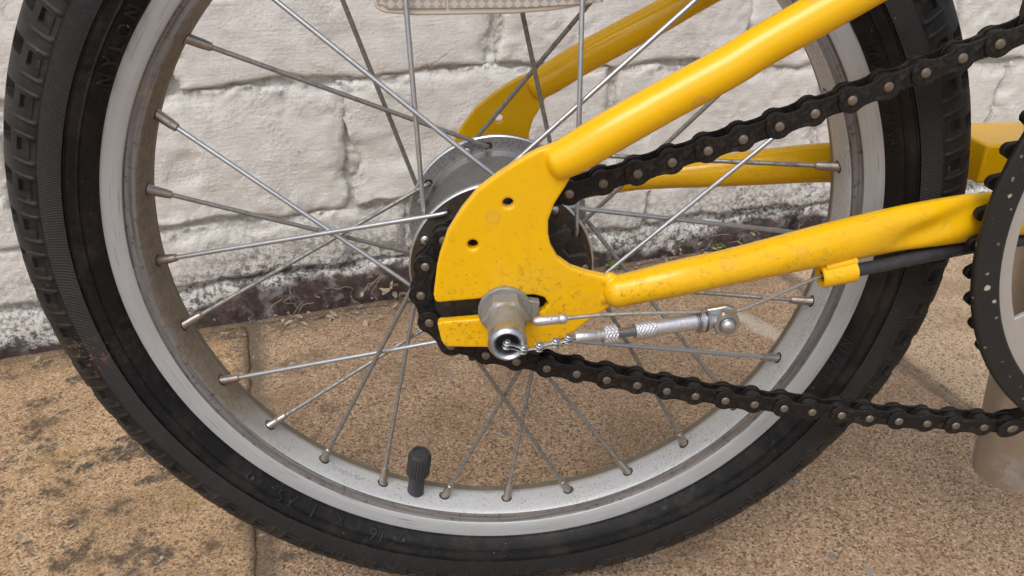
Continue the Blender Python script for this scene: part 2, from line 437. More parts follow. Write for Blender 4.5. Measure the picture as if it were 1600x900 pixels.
# ------------------------------------------------------------------ mesh helpers
def link(name, me, mats, parent=None, loc=(0, 0, 0), smooth=True):
    o = bpy.data.objects.new(name, me)
    C.objects.link(o)
    if me is not None and mats is not None:
        for m in (mats if isinstance(mats, (list, tuple)) else [mats]):
            if len(me.materials) < (len(mats) if isinstance(mats, (list, tuple)) else 1):
                me.materials.append(m)
    o.location = loc
    if parent: o.parent = parent
    return o
def mesh(name, V, F, smooth=True, mi=None, angle=None):
    me = bpy.data.meshes.new(name)
    me.from_pydata([tuple(map(float, v)) for v in V], [], [tuple(map(int, f)) for f in F])
    if smooth: me.shade_smooth()
    if mi is not None: me.polygons.foreach_set('material_index', np.asarray(mi, np.int32))
    if angle: me.set_sharp_from_angle(angle=math.radians(angle))
    me.update()
    return me
def tag(o, label=None, cat=None, group=None, kind=None):
    for k_, v_ in (('label', label), ('category', cat), ('group', group), ('kind', kind)):
        if v_: o[k_] = v_
    return o
class MB:
    """collects simple pieces of one part"""
    def __init__(s): s.V, s.F, s.MI = [], [], []
    def add(s, V, F, mi=0):
        b = len(s.V); s.V += [tuple(v) for v in V]; s.F += [tuple(b+i for i in f) for f in F]; s.MI += [mi]*len(F)
    def build(s, name, mats, parent=None, loc=(0, 0, 0), angle=35):
        return link(name, mesh(name, s.V, s.F, True, s.MI, angle), mats, parent, loc)
def grid_faces(nu, nv, cu=False, cv=False, flip=False):
    F = []
    for i in range(nu if cu else nu-1):
        for j in range(nv if cv else nv-1):
            a, b = i*nv+j, ((i+1) % nu)*nv+j
            c, d = ((i+1) % nu)*nv+(j+1) % nv, i*nv+(j+1) % nv
            F.append((a, d, c, b) if flip else (a, b, c, d))
    return F
def lathe(profile, axis='Y', segs=96, centre=(0, 0, 0), closed=False):
    """profile: (radius, position along the axis)"""
    V = []
    for i in range(segs):
        t = 2*PI*i/segs
        for r, a in profile:
            if axis == 'Y': V.append((centre[0]+r*math.cos(t), centre[1]+a, centre[2]+r*math.sin(t)))
            elif axis == 'Z': V.append((centre[0]+r*math.cos(t), centre[1]+r*math.sin(t), centre[2]+a))
    return V, grid_faces(segs, len(profile), True, closed)
def frame_at(d, upv=(0, 0, 1)):
    d = Vector(d).normalized(); u = Vector(upv)
    if abs(d.dot(u)) > .98: u = Vector((0, 1, 0))
    a = d.cross(u).normalized(); b = a.cross(d).normalized()
    return a, b
def sweep(path, rad, segs=16, cap=True, upv=(0, 0, 1)):
    """tube along a path; rad is a number, list of numbers or list of (side, up) radii"""
    n = len(path); P = [Vector(p) for p in path]; V = []
    for i in range(n):
        d = (P[min(i+1, n-1)]-P[max(i-1, 0)])
        a, b = frame_at(d, upv)
        r = rad[i] if isinstance(rad, (list, tuple)) else rad
        ra, rb = r if isinstance(r, (list, tuple)) else (r, r)
        for j in range(segs):
            t = 2*PI*j/segs
            V.append(P[i]+a*(ra*math.cos(t))+b*(rb*math.sin(t)))
    F = grid_faces(n, segs, False, True)
    if cap:
        F.append(tuple(range(segs))); F.append(tuple(range((n-1)*segs, n*segs))[::-1])
    return V, F
def turned(p0, p1, profile, segs=20):
    """turned piece from p0 to p1: profile of (fraction, radius)"""
    p0, p1 = Vector(p0), Vector(p1); d = p1-p0; a, b = frame_at(d); V = []
    for f, r in profile:
        for j in range(segs):
            t = 2*PI*j/segs; V.append(p0+d*f+a*(r*math.cos(t))+b*(r*math.sin(t)))
    n = len(profile); F = grid_faces(n, segs, False, True)
    F.append(tuple(range(segs))[::-1]); F.append(tuple(range((n-1)*segs, n*segs)))
    return V, F
def spline(pts, n):
    """Catmull-Rom resample of a list of tuples of any length"""
    P = np.array(pts, float); P = np.vstack([2*P[0]-P[1], P, 2*P[-1]-P[-2]]); R = []
    for t in np.linspace(0, len(pts)-1-1e-9, n):
        i = int(t); f = t-i; p0, p1, p2, p3 = P[i:i+4]
        R.append(.5*((2*p1)+(-p0+p2)*f+(2*p0-5*p1+4*p2-p3)*f*f+(-p0+3*p1-3*p2+p3)*f**3))
    return np.array(R)
def curve_mesh(cu):
    o = bpy.data.objects.new('tmp', cu); C.objects.link(o)
    dg = bpy.context.evaluated_depsgraph_get()
    me = bpy.data.meshes.new_from_object(o.evaluated_get(dg))
    bpy.data.objects.remove(o); bpy.data.curves.remove(cu)
    return me
def plate(outline, holes, y0, y1, bevel=.0004):
    """flat plate in the XZ plane between y0 and y1"""
    cu = bpy.data.curves.new('tmp', 'CURVE'); cu.dimensions = '2D'; cu.fill_mode = 'BOTH'
    for pts in [outline]+holes:
        sp = cu.splines.new('POLY'); sp.points.add(len(pts)-1); sp.use_cyclic_u = True
        for p, q in zip(sp.points, pts): p.co = (q[0], q[1], 0, 1)
    cu.extrude = abs(y1-y0)/2-bevel; cu.bevel_depth = bevel; cu.bevel_resolution = 2; cu.offset = -bevel
    me = curve_mesh(cu)
    for v in me.vertices:
        x, y, z = v.co; v.co = (x, (y0+y1)/2-z, y)
    me.shade_smooth(); me.set_sharp_from_angle(angle=math.radians(40))
    return me
def circle(cx, cz, r, n=24, ph=0): return [(cx+r*math.cos(2*PI*i/n+ph), cz+r*math.sin(2*PI*i/n+ph)) for i in range(n)]

# ================================================================== SETTING
WA = Vector((-.38946, .22629, 0)); WU = Vector((.96547, .2605, 0)); WN = Vector((.2605, -.96547, 0))
WM = Matrix(((WU.x, WN.x, 0, WA.x), (WU.y, WN.y, 0, WA.y), (0, 0, 1, 0), (0, 0, 0, 1)))   # x along the wall, y out of it, z up
# ---- painted brick wall
wall = tag(bpy.data.objects.new('brick_wall', None), 'cream painted old brick wall behind the wheel, paint peeling and mouldy at its foot', 'wall')
C.objects.link(wall); wall.matrix_world = WM
def settle(s, h):                                      # the old courses dip to the right
    return h - .05*np.clip(s-.39, 0, .7)*np.clip(h/.15, 0, 1)
def brick_mesh(s0, s1, h0, h1, seed, step=.0045, proud=0.):
    nu, nv = max(6, int((s1-s0)/step)), max(5, int((h1-h0)/step))
    u = np.linspace(0, 1, nu); v = np.linspace(0, 1, nv)
    Ug, Vg = np.meshgrid(u, v, indexing='ij')
    s = s0+(s1-s0)*Ug; h = h0+(h1-h0)*Vg
    wob = .0055*fbm(s*16, h*16, 0*s, 4, seed, .6)
    wob2 = .0040*fbm(s*16, h*16, 0*s+9, 4, seed+5, .6)
    eb, et = Vg*(h1-h0), (1-Vg)*(h1-h0); es = np.minimum(Ug, 1-Ug)*(s1-s0)
    def fall(e, r): t = np.clip(1-e/r, 0, 1); return 1-np.sqrt(np.clip(1-t*t, 0, 1))
    soft = .5+.5*vnoise(s*18, h*18, 0*s, seed+3)
    d = proud+.0018+.0009*fbm(s*9, h*14, 0*s, 3, seed+8)+.0004*fbm(s*55, h*110, 0*s, 3, seed+11)
    d = d-.0062*fall(eb, .0024+.0060*(1-soft))*(.30+.70*soft)
    tb_ = np.clip(1-et/(.010+.014*soft), 0, 1); ts_ = np.clip(1-es/(.004+.010*soft), 0, 1)
    tm = np.maximum(tb_, ts_*.85); tm = tm*tm*(3-2*tm)
    d = d-.0036*tm-.0035*fall(es, .0030)*(.2+.8*soft)
    d = d+.0024*tm*fbm(s*150, h*170, 0*s, 5, seed+41, .72)
    d = d+.0016*np.clip(tm*2, 0, 1)*fbm(s*45, h*60, 0*s, 3, seed+43)
    pm = np.clip(vnoise(s*11, h*14, 0*s, seed+31)*1.6+.1, 0, 1)
    d = d+pm*.0007*fbm(s*120, h*130, 0*s, 4, seed+33, .65)
    # knocks and flaked hollows
    d = d-.0035*np.clip(vnoise(s*24, h*30, 0*s, seed+21)-.55, 0, 1)*2
    hh = settle(s, h+wob2)
    V = np.stack([s+wob, d, hh], -1)
    V[0, :, 1] = V[-1, :, 1] = -.03; V[:, 0, 1] = V[:, -1, 1] = -.03
    return mesh('brick', V.reshape(-1, 3), grid_faces(nu, nv, flip=False), True)
rows = [                                               # (bottom, top, upright joints)
    (.037, .077, [-.62, -.40, -.17, .085, .335, .56, .78, 1.0, 1.23]),
    (.089, .186, [-.86, -.63, -.40, -.17, .05, .285, .515, .74, .955, 1.18]),
    (.194, .278, [-.74, -.52, -.29, -.06, .172, .412, .645, .875, 1.1, 1.33]),
    (.287, .368, [-.86, -.63, -.40, -.17, .05, .285, .515, .74, .955, 1.18]),
    (.379, .460, [-.74, -.52, -.29, -.06, .172, .402, .645, .875, 1.1, 1.33]),
    (.471, .552, [-.86, -.63, -.40, -.17, .05, .285, .515, .74, .955, 1.18]),
    (.563, .644, [-.74, -.52, -.29, -.06, .172, .402, .645, .875, 1.1, 1.33])]
for q in range(17):
    rows.append((.655+.092*q, .738+.092*q, rows[5+q % 2][2]))
sd_ = 40
for ri, (h0, h1, js) in enumerate(rows):
    if ri+1 < len(rows): h1 = rows[ri+1][0]+.0015
    for a, b in zip(js[:-1], js[1:]):
        seen = ri < 3 and b > 0 and a < 1.0; far_up = ri > 6
        g = .0012
        me = brick_mesh(a+g, b-g, h0, h1, sd_, .0026 if seen else (.03 if far_up else .012)); sd_ += 31
        link('brick', me, MT['wall'], wall)
# lowest bare red course, half sunk, standing a little proud
for a, b in ((-.62, -.30), (-.298, .11), (.112, .475), (.477, .735), (.737, 1.0), (1.002, 1.24)):
    me = brick_mesh(a, b, -.02, .0375+.002*RNG.uniform(-1, 1), sd_, .004, .001); sd_ += 31
    link('brick', me, MT['wall'], wall)
def mortar_sheet():
    su = np.r_[np.arange(-.9, -.05, .02), np.arange(-.05, 1.02, .0018), np.arange(1.02, 1.36, .02)]; hv = np.r_[np.arange(-.03, .30, .0018), np.arange(.30, 2.24, .02)]
    s, h = np.meshgrid(su, hv, indexing='ij')
    d = -.0042+.0012*fbm(s*24, h*34, 0*s, 3, 301)+.0018*fbm(s*120, h*140, 0*s, 4, 305, .7)
    V = np.stack([s, d, settle(s, h)], -1)
    return mesh('mortar', V.reshape(-1, 3), grid_faces(len(su), len(hv)), True)
tag(link('mortar', mortar_sheet(), MT['wall'], wall))

# ---- paving: slabs in a bed that runs to the horizon
pav = tag(link('paving', mesh('paving', [(-60, -60, -.0024), (60, -60, -.0024), (60, 60, -.0024), (-60, 60, -.0024)], [(0, 1, 2, 3)]), MT['paving']), kind='structure')
pav.matrix_world = WM
def slab_mesh(x0, x1, y0, y1, seed, step):
    nu, nv = max(3, int((x1-x0)/step)), max(3, int((y1-y0)/step))
    x, y = np.meshgrid(np.linspace(x0, x1, nu), np.linspace(y0, y1, nv), indexing='ij')
    e = np.minimum(np.minimum(x-x0, x1-x), np.minimum(y-y0, y1-y))
    t = np.clip(1-e/.005, 0, 1)
    z = -.0022*(1-np.sqrt(np.clip(1-t*t, 0, 1)))+.0006*fbm(x*12, y*12, 0*x, 3, seed)+.0004*fbm(x*90, y*90, 0*x, 3, seed+4)
    x = x+.0016*fbm(x*40, y*40, 0*x, 3, seed+6)*(e < .02); y = y+.0016*fbm(x*40, y*40, 0*x+4, 3, seed+7)*(e < .02)
    V = np.stack([x, y, z], -1)
    V[0, :, 2] = V[-1, :, 2] = -.035; V[:, 0, 2] = V[:, -1, 2] = -.035
    return mesh('paving_slab', V.reshape(-1, 3), grid_faces(nu, nv), True)
for i in range(-2, 4):
    for j in range(3):
        x0 = .191+.482*i; y0 = .010+.615*j
        near = j == 0 and -1 <= i <= 2
        link('paving_slab', slab_mesh(x0+.001, x0+.481, y0, y0+.607, 500+i*7+j*90, .004 if near else .03), MT['paving'], pav)
# ---- litter at the foot of the wall
def leaf_litter():
    mb = MB()
    for i in range(210):
        s = RNG.choice([RNG.uniform(.20, .46), RNG.uniform(.20, .46), RNG.uniform(.56, .76), RNG.uniform(-.1, .9)])
        y = abs(RNG.normal(.016, .012))+.007; z = .0015+max(0, (.028-y))*RNG.uniform(0, .9)
        L = RNG.choice([RNG.uniform(.002, .006), RNG.uniform(.005, .011)]); w = L*RNG.uniform(.3, .7)
        R = Matrix.Rotation(RNG.uniform(0, 6.3), 3, 'Z') @ Matrix.Rotation(RNG.uniform(-.9, .9), 3, 'X') @ Matrix.Rotation(RNG.uniform(-.7, .7), 3, 'Y')
        pts = [(-L/2, 0, 0), (-L*.2, w*.5, L*.12), (L*.25, w*.4, L*.14), (L/2, 0, L*.02), (L*.25, -w*.4, L*.12), (-L*.2, -w*.5, L*.1), (0, 0, -.02*L)]
        V = [R @ Vector(p)+Vector((s, y, z)) for p in pts]
        mb.add(V, [(0, 1, 6), (1, 2, 6), (2, 3, 6), (3, 4, 6), (4, 5, 6), (5, 0, 6)])
    return mb
o = leaf_litter().build('leaf_litter', MT['leaf']); o.matrix_world = WM
tag(o, 'dry curled leaf scraps and petals gathered along the foot of the painted wall', 'leaf litter', kind='stuff')
def gravel():
    mb = MB()
    for i in range(150):
        s = RNG.choice([RNG.uniform(.17, .50), RNG.uniform(.17, .50), RNG.uniform(.5, .8), RNG.uniform(-.3, .9)]); y = abs(RNG.normal(.016, .014))+.004
        r = RNG.uniform(.0006, .0022)
        V, F = lathe([(r*.02, -r*.6), (r*.8, -r*.4), (r, 0), (r*.7, r*.45), (r*.02, r*.6)], 'Z', 7)
        k = Matrix.Rotation(RNG.uniform(0, 6), 3, 'Z'); sc = RNG.uniform(.6, 1.2)
        mb.add([k @ Vector((v[0]*sc, v[1], v[2]))+Vector((s, y, .0008+r*.3)) for v in V], F)
    return mb
o = gravel().build('gravel', MT['stone']); o.matrix_world = WM
tag(o, 'small grey grit and pebbles in the gap between wall and paving', 'gravel', kind='stuff')
def stems():
    mb = MB()
    for i in range(30):
        s = RNG.choice([RNG.uniform(.20, .46), RNG.uniform(.56, .76)]); y = RNG.uniform(.006, .022)
        p = np.array((s, y, RNG.uniform(.002, .022))); a = RNG.uniform(0, 6.28); pts = [p]
        for q in range(5):
            a += RNG.normal(0, .4); p = p+np.array((math.cos(a)*.005, RNG.normal(0, .002), math.sin(a)*.0035)); p[2] = max(p[2], .002); p[1] = max(p[1], .005); pts.append(p)
        mb.add(*sweep([tuple(v) for v in spline(pts, 12)], .00024, 5, False))
    return mb
o = stems().build('dead_stems', MT['root']); o.matrix_world = WM
tag(o, 'thin dead roots and stems tangled in the gap along the wall foot', 'dead stems', kind='stuff')
def moss(s, y, n, r, seed):
    g = np.random.default_rng(seed); mb = MB()
    for i in range(n):
        a = g.uniform(0, 6.28); q = r*math.sqrt(g.uniform(0, 1)); c = Vector((s+q*math.cos(a), y+q*.6*math.sin(a), .002+(r-q)*g.uniform(.1, .9)))
        L = g.uniform(.0015, .0032); R = Matrix.Rotation(g.uniform(0, 6.3), 3, 'Z') @ Matrix.Rotation(g.uniform(-1, 1), 3, 'X')
        mb.add([R @ Vector(p)*L+c for p in ((-1, 0, 0), (0, .45, .3), (1, 0, .1), (0, -.45, .3))], [(0, 1, 2, 3)])
    return mb
o = moss(.527, .012, 130, .010, 3).build('moss_tuft', MT['moss']); o.matrix_world = WM
tag(o, 'small bright green moss tuft at the wall foot just right of the hub', 'moss', 'moss tufts at the wall foot')
o = moss(.640, .010, 90, .008, 4).build('moss_tuft', MT['moss']); o.matrix_world = WM
tag(o, 'low moss tuft at the wall foot above the middle of the lower yellow stay', 'moss', 'moss tufts at the wall foot')

# ================================================================== BICYCLE
bike = tag(bpy.data.objects.new('bicycle', None), 'yellow bicycle with silver-rimmed rear wheel and greasy black chain standing on the paving', 'bicycle')
C.objects.link(bike); bike.location = (0, 0, 0)
HC = (0, 0, H)                 # every part below is drawn about the wheel centre
def part(name, me, mats, parent=None, loc=None):
    return link(name, me, mats, parent or bike, (HC if parent is None else (0, 0, 0)) if loc is None else loc)

# ---- tyre
RM, RT = .1747, .0213
def torus_pt(th, al, lift=0.):
    r = RT+lift; R = RM+r*math.cos(al)
    return (R*math.cos(th), -r*math.sin(al), R*math.sin(th))
def tyre_mesh():
    NPER, SUB = 70, 26
    N = NPER*SUB
    half = [0, 6, 12, 18, 22, 25, 28, 33, 38, 44, 48, 50.5, 53, 57, 60, 61.8, 63, 66, 70, 75, 76.4, 77.6, 80.5, 82.5, 83.6, 86, 92, 98, 104, 105.6, 106.6, 108.4, 109.6, 113, 117.6, 118.8, 119.8, 121, 122.4, 126, 130, 134, 138, 141, 144, 147, 149, 151]
    al = np.array([-a for a in half[::-1]]+half[1:], float)
    th = np.arange(N)/N*2*PI
    T, A = np.meshgrid(th, al, indexing='ij')
    ph = (np.arange(N) % SUB)/SUB
    ph = np.repeat(ph[:, None], len(al), 1)
    a = np.abs(A)
    sgn = A > 0
    ph = np.where(sgn, ph, (ph+.5) % 1)
    h = np.zeros_like(A)
    # tread: shoulder blocks cut by notches, square pits, raised bars between
    tread = a < 83
    h += np.where(tread, .0003, 0)
    notch = (a > 25) & (a < 52) & (ph > .30) & (ph < .62)
    h -= np.where(notch, .0036, 0)
    centre = (a < 22) & (((ph*2) % 1) < .18)
    h -= np.where(centre, .0022, 0)
    pit = (a > 62) & (a < 76.2) & (ph > .42) & (ph < .70)
    h -= np.where(pit, .0014, 0)
    bar = (a > 55) & (a < 82) & ((ph > .92) | (ph < .0) | ((ph > .26) & (ph < .33)))
    h += np.where(bar, .0006, 0)
    dip = (a > 77) & (a < 82) & (ph > .36) & (ph < .88)
    h -= np.where(dip, .0004, 0)
    h += np.where((a > 83) & (a < 106), .0001, 0)
    h -= np.where((a > 106) & (a < 109), .0008, 0)
    h += np.where((a > 118) & (a < 121), .0006, 0)
    h += np.where(a > 121, .0001, 0)
    h -= np.where((a > 138) & (a < 145), .0006, 0)
    r = RT+h; al_r = np.radians(A)
    R = RM+r*np.cos(al_r)
    V = np.stack([R*np.cos(T), -r*np.sin(al_r), R*np.sin(T)], -1)
    nv = len(al)
    F = np.array(grid_faces(N, nv, True, False))
    me = bpy.data.meshes.new('tyre')
    me.vertices.add(N*nv); me.vertices.foreach_set('co', V.reshape(-1))
    me.loops.add(len(F)*4); me.loops.foreach_set('vertex_index', F.reshape(-1).astype(np.int32))
    me.polygons.add(len(F)); me.polygons.foreach_set('loop_start', np.arange(0, len(F)*4, 4, dtype=np.int32))
    me.update(calc_edges=True)
    uv = me.uv_layers.new(name='UVMap')
    ui = (F//nv).astype(float)
    wrap = ui.max(1, keepdims=True)-ui > N/2
    uvs = np.stack([np.where(wrap, ui+N, ui)/N, np.abs(al[F % nv])/180], -1)
    uv.data.foreach_set('uv', uvs.reshape(-1).astype(np.float32))
    me.shade_smooth(); me.set_sharp_from_angle(angle=math.radians(32))
    return me
tyre = part('tyre', tyre_mesh(), MT['tyre'])
def tyre_text(txt, th0, alc, size, spacing=1.0, raise_=.0010):
    cu = bpy.data.curves.new('tmp', 'FONT'); cu.body = txt; cu.size = size; cu.space_character = spacing
    cu.extrude = raise_; cu.bevel_depth = size*.02; cu.resolution_u = 3; cu.offset = -size*.012
    me = curve_mesh(cu)
    th0 = math.radians(th0); alc = math.radians(alc); Rc = RM+RT*math.cos(alc)
    for v in me.vertices:
        x, y, z = v.co
        v.co = torus_pt(th0-x/Rc, alc-(y-size*.33)/RT, z+.0001)
    me.shade_smooth(); me.set_sharp_from_angle(angle=math.radians(30))
    return link('lettering', me, MT['tyre'], tyre)
tyre_text('NYLON', 151.8, 131, .0066, 1.75)
tyre_text('MADE IN TAIWAN', 33.5, 130, .0046, 1.35, .0006)
tyre_text('INFLATE', 346, 132, .0056, 1.25)
tyre_text('PSI', 324.5, 130, .0052, 1.2, .0006)
tyre_text('16', 248.6, 125, .0085, 1.1)
tyre_text('x', 240.6, 127, .0080, 1.1)
tyre_text('1.75', 235.6, 127, .0085, 1.6)
for th in (222.4, 251.6):
    cu_pts = []
    V = []
    for i in range(20):
        for rr, lift in ((.0021, .0), (.0019, .0006), (.0015, .0006), (.0013, .0002), (.00001, .0002)):
            t = 2*PI*i/20; V.append(torus_pt(math.radians(th)+rr*math.cos(t)/.161, math.radians(127)+rr*math.sin(t)/RT, lift))
    link('moulded_mark', mesh('moulded_mark', V, grid_faces(20, 5, True)), MT['tyre'], tyre)

# ---- rim
prof = [(.1570, -.0095, 0), (.1588, -.0122, 0), (.1588, -.0127, 0), (.1584, -.0131, 0), (.1570, -.0129, 0), (.1540, -.0122, 0), (.1514, -.0116, 0), (.1509, -.0112, 1),
        (.1504, -.0104, 1), (.1490, -.0099, 1), (.1474, -.0096, 1), (.1466, -.0093, 2), (.1461, -.0086, 2), (.1456, -.0066, 2), (.1452, -.003, 2), (.1451, 0, 2), (.1452, .003, 2), (.1456, .0062, 1), (.1462, .0102, 1),
        (.1480, .0108, 1), (.1509, .0113, 1), (.1514, .0116, 0), (.1584, .0131, 0), (.1588, .0122, 0), (.1570, .0095, 0)]
V, F = lathe([(r, y) for r, y, m in prof], 'Y', 240, closed=True)
mi = [prof[j][2] for i in range(240) for j in range(len(prof))]
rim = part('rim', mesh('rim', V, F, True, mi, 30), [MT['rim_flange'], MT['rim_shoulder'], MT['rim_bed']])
# faint stamp on the inner bed
cu = bpy.data.curves.new('tmp', 'FONT'); cu.body = 'JAANTHEN'; cu.size = .0052; cu.extrude = .00005; cu.space_character = .75; cu.offset = -.00015; cu.resolution_u = 2
me = curve_mesh(cu)
for v in me.vertices:
    x, y, z = v.co; t = math.radians(234.2)+x*.85/.1455; R = .1452-.00006-z
    v.co = (R*math.cos(t), -.0005-y*.9, R*math.sin(t))
MT['stamp'] = mat_plain('dark_stamped_ink', (.13, .12, .10), (.30, .28, .25), .6, 900, .1)
link('stamp', me, MT['stamp'], rim)
# valve
tv = math.radians(252.2); dv = Vector((math.cos(tv), 0, math.sin(tv))); vb = dv*.1475; va = -dv; ta = math.radians(9); va = Vector((va.x*math.cos(ta)-va.z*math.sin(ta), 0, va.x*math.sin(ta)+va.z*math.cos(ta)))
def vp(q): return vb+va*(.1475-q)
valve = part('valve_stem', mesh('valve_stem', *turned(vp(.1475), vp(.1290), [(0, .0046), (.15, .0043), (.55, .0040), (.95, .0038), (1, .0032)]), True, None, 40), MT['valve'])
mb = MB()
n = 44; V = []
for q, rr in ((.1330, .0050), (.1325, .0056), (.1215, .0056), (.1200, .0053), (.1190, .0047), (.1189, .0038), (.1196, .0036), (.1194, .0001)):
    a, b = frame_at(va)
    for j in range(n):
        t = 2*PI*j/n; rib = .00030*(1 if j % 2 else -1) if .1205 < q < .1335 else 0
        V.append(vp(q)+a*((rr+rib)*math.cos(t))+b*((rr+rib)*math.sin(t)))
mb.add(V, grid_faces(8, n, False, True))
mb.build('valve_cap', MT['valve'], valve)

# ---- spokes and nipples
hole_bits = []
for k in range(28):
    phi = math.radians(270.9+12.857*k); near = k % 2 == 1
    odd = (k % 4 == 1) if near else (k % 4 == 2)
    yf = -.018 if near else .030; rh = .0335 if near else .0365
    dl = math.radians(51 if near else 46)*(-1 if (k % 4 in (1, 2)) else 1)
    off = -.0022 if odd else .0022
    hb = Vector((rh*math.cos(phi+dl), yf, rh*math.sin(phi+dl)))
    e = hb+Vector((0, off, 0))
    A = Vector((.1458*math.cos(phi), 0, .1458*math.sin(phi)))
    d = (e-A).normalized()
    L = (e-A).length
    pts = [A+d*.006, A+d*(L*.5), A+d*(L-.004), A+d*(L-.0015)+Vector((0, off*.02, 0)), e-d*.0002+Vector((0, -off*.25, 0)), hb+Vector((0, 0, 0)), hb+Vector((0, -off*.95, 0))]
    dirty = (not near) or k in (1, 3, 27, 25)
    bright = MT['spoke_dirty'] if dirty else MT['spoke']
    mb = MB(); mb.add(*sweep([tuple(p) for p in pts], .00100 if near else .00098, 10))
    hd = hb+Vector((0, -off*.9, 0)); hv = Vector((0, -off/abs(off), 0))
    mb.add(*turned(hd, hd+hv*.0012, [(0, .0019), (.4, .0019), (.8, .0013), (1, .0005)], 12))
    sp = part('spoke', mesh('spoke', mb.V, mb.F, True, None, 40), bright)
    np_ = MB(); np_.add(*turned(A-d*.001, A+d*.0098, [(0, .0023), (.12, .0023), (.2, .00205), (.72, .00195), (.86, .00175), (.97, .00165), (1, .0013)], 12))
    np_.build('nipple', MT['nipple'], sp)
    hr = Vector((math.cos(phi), 0, math.sin(phi))); hl = MB()
    hl.add(*turned(hr*.1462, hr*.14495, [(0, .0024), (.6, .0029), (.9, .0028), (1, .0022)], 14)); hole_bits.append(hl)

for hl in hole_bits: hl.build('nipple_hole', MT['grease'], rim)
# ---- hub
def hub_flange(y, R, mats, th=.0014):
    V, F = lathe([(.020, y-th), (R-.0008, y-th), (R-.0002, y-th*.75), (R, y-th*.3), (R, y+th*.3), (R-.0002, y+th*.75), (R-.0008, y+th), (.020, y+th)], 'Y', 120)
    mi = [0, 1, 1, 1, 1, 1, 0, 0]*120
    return mesh('hub_flange', V, F, True, [m for i, m in enumerate(mi) if i % 8 != 7], 30), mats
for y, R, m in ((-.018, .0378, [MT['brown_grease'], MT['hub_bright']]), (.030, .0412, [MT['hub_steel'], MT['hub_bright']])):
    me, mm_ = hub_flange(y, R, m)
    fl = part('hub_flange', me, mm_)
    # dark spoke holes
    mb = MB()
    for k in range(28):
        if (k % 2 == 1) == (y < 0):
            phi = math.radians(270.9+12.857*k); dl = math.radians(51 if y < 0 else 46)*(-1 if (k % 4 in (1, 2)) else 1); rh = .0335 if y < 0 else .0365
            V, F = lathe([(.0019, -.00005), (.00175, -.00022), (.0016, -.00012), (.0001, -.00002)], 'Y', 14, (rh*math.cos(phi+dl), y-.0014, rh*math.sin(phi+dl)))
            mb.add(V, F)
    mb.build('spoke_hole', MT['grease'], fl)
V, F = lathe([(.0330, -.0166), (.0318, -.010), (.0316, .010), (.0318, .022), (.0326, .0258), (.0342, .0282), (.0356, .0286)], 'Y', 120)
mi = ([0, 0, 0, 0, 1, 0]*120)
part('hub_barrel', mesh('hub_barrel', V, F, True, mi, 30), [MT['barrel'], MT['hub_bright']])
V, F = lathe([(.0285, -.0194), (.0270, -.024), (.0262, -.030), (.020, -.0335), (.0190, -.0440), (.0170, -.0455), (.0085, -.0458), (.0083, -.0462), (.0002, -.0462)], 'Y', 96)
for i, v in enumerate(V):
    x, y, z = v; g = 1+.03*float(vnoise(x*160, y*160, z*160, 6)); V[i] = (x*g, y, z*g)
part('hub_cap', mesh('hub_cap', V, F, True, None, 50), MT['grease'])
V, F = lathe([(.0288, .0314), (.026, .038), (.014, .042), (.008, .0470), (.0002, .0470)], 'Y', 64)
part('hub_cap', mesh('hub_cap', V, F, True, None, 40), MT['grease'])

# ---- sprocket and chain
YC = -.0358
def toothed(n, rp, depth_out, root, hole, y0, y1):
    pts = []
    for i in range(n):
        for f, r in ((-.5, root), (-.32, root+.0002), (-.17, rp+depth_out*.35), (-.06, rp+depth_out), (.06, rp+depth_out), (.17, rp+depth_out*.35), (.32, root+.0002)):
            t = 2*PI*(i+f)/n; pts.append((r*math.cos(t), r*math.sin(t)))
    return plate(pts, [circle(0, 0, hole, 48)], y0, y1, .0003)
part('sprocket', toothed(16, .0322, .0030, .0285, .0175, YC-.0013, YC+.0013), MT['grease'])

UP = [[23.9, 40.9], [36.0, 44.6], [48.2, 48.1], [60.2, 52.2], [72.6, 56.3], [84.6, 60.3], [96.8, 64.7], [108.6, 69.1], [120.8, 73.6], [132.5, 78.1], [144.3, 82.7], [155.8, 87.5], [167.6, 92.2]]
LO = [[-7.2, -40.5, -28.5], [5.1, -40.8, -31.8], [17.5, -41.1, -35.4], [29.9, -41.3, -38.4], [42.5, -41.6, -41.7], [55.4, -41.9, -44.6], [68.0, -42.2, -47.8], [80.4, -42.4, -50.7], [93.4, -42.7, -53.3], [106.2, -43.0, -55.6], [119.2, -43.3, -57.9], [131.7, -43.6, -60.2], [144.8, -43.8, -62.2], [157.4, -44.1, -64.2], [170.6, -44.4, -65.9], [183.4, -44.7, -67.5], [196.4, -44.9, -68.9], [209.2, -45.2, -70.2], [221.6, -45.5, -71.2]]
RC, RR, NR = (.290, .032), .1112, 55            # chainring centre and pitch radius
pins = []                                        # (x, y of the pin heads, z)
for x, y, z in LO[::-1]: pins.append((x/1000, y/1000+.0005, z/1000))
for a in (228, 203.5, 180.5, 157.5, 134, 111.5, 89): pins.append((.0318*math.cos(math.radians(a)), -.0398, .0318*math.sin(math.radians(a))))
pins.append((.0122, -.0400, .0365))
for x, z in UP: pins.append((x/1000, -.0405, z/1000))
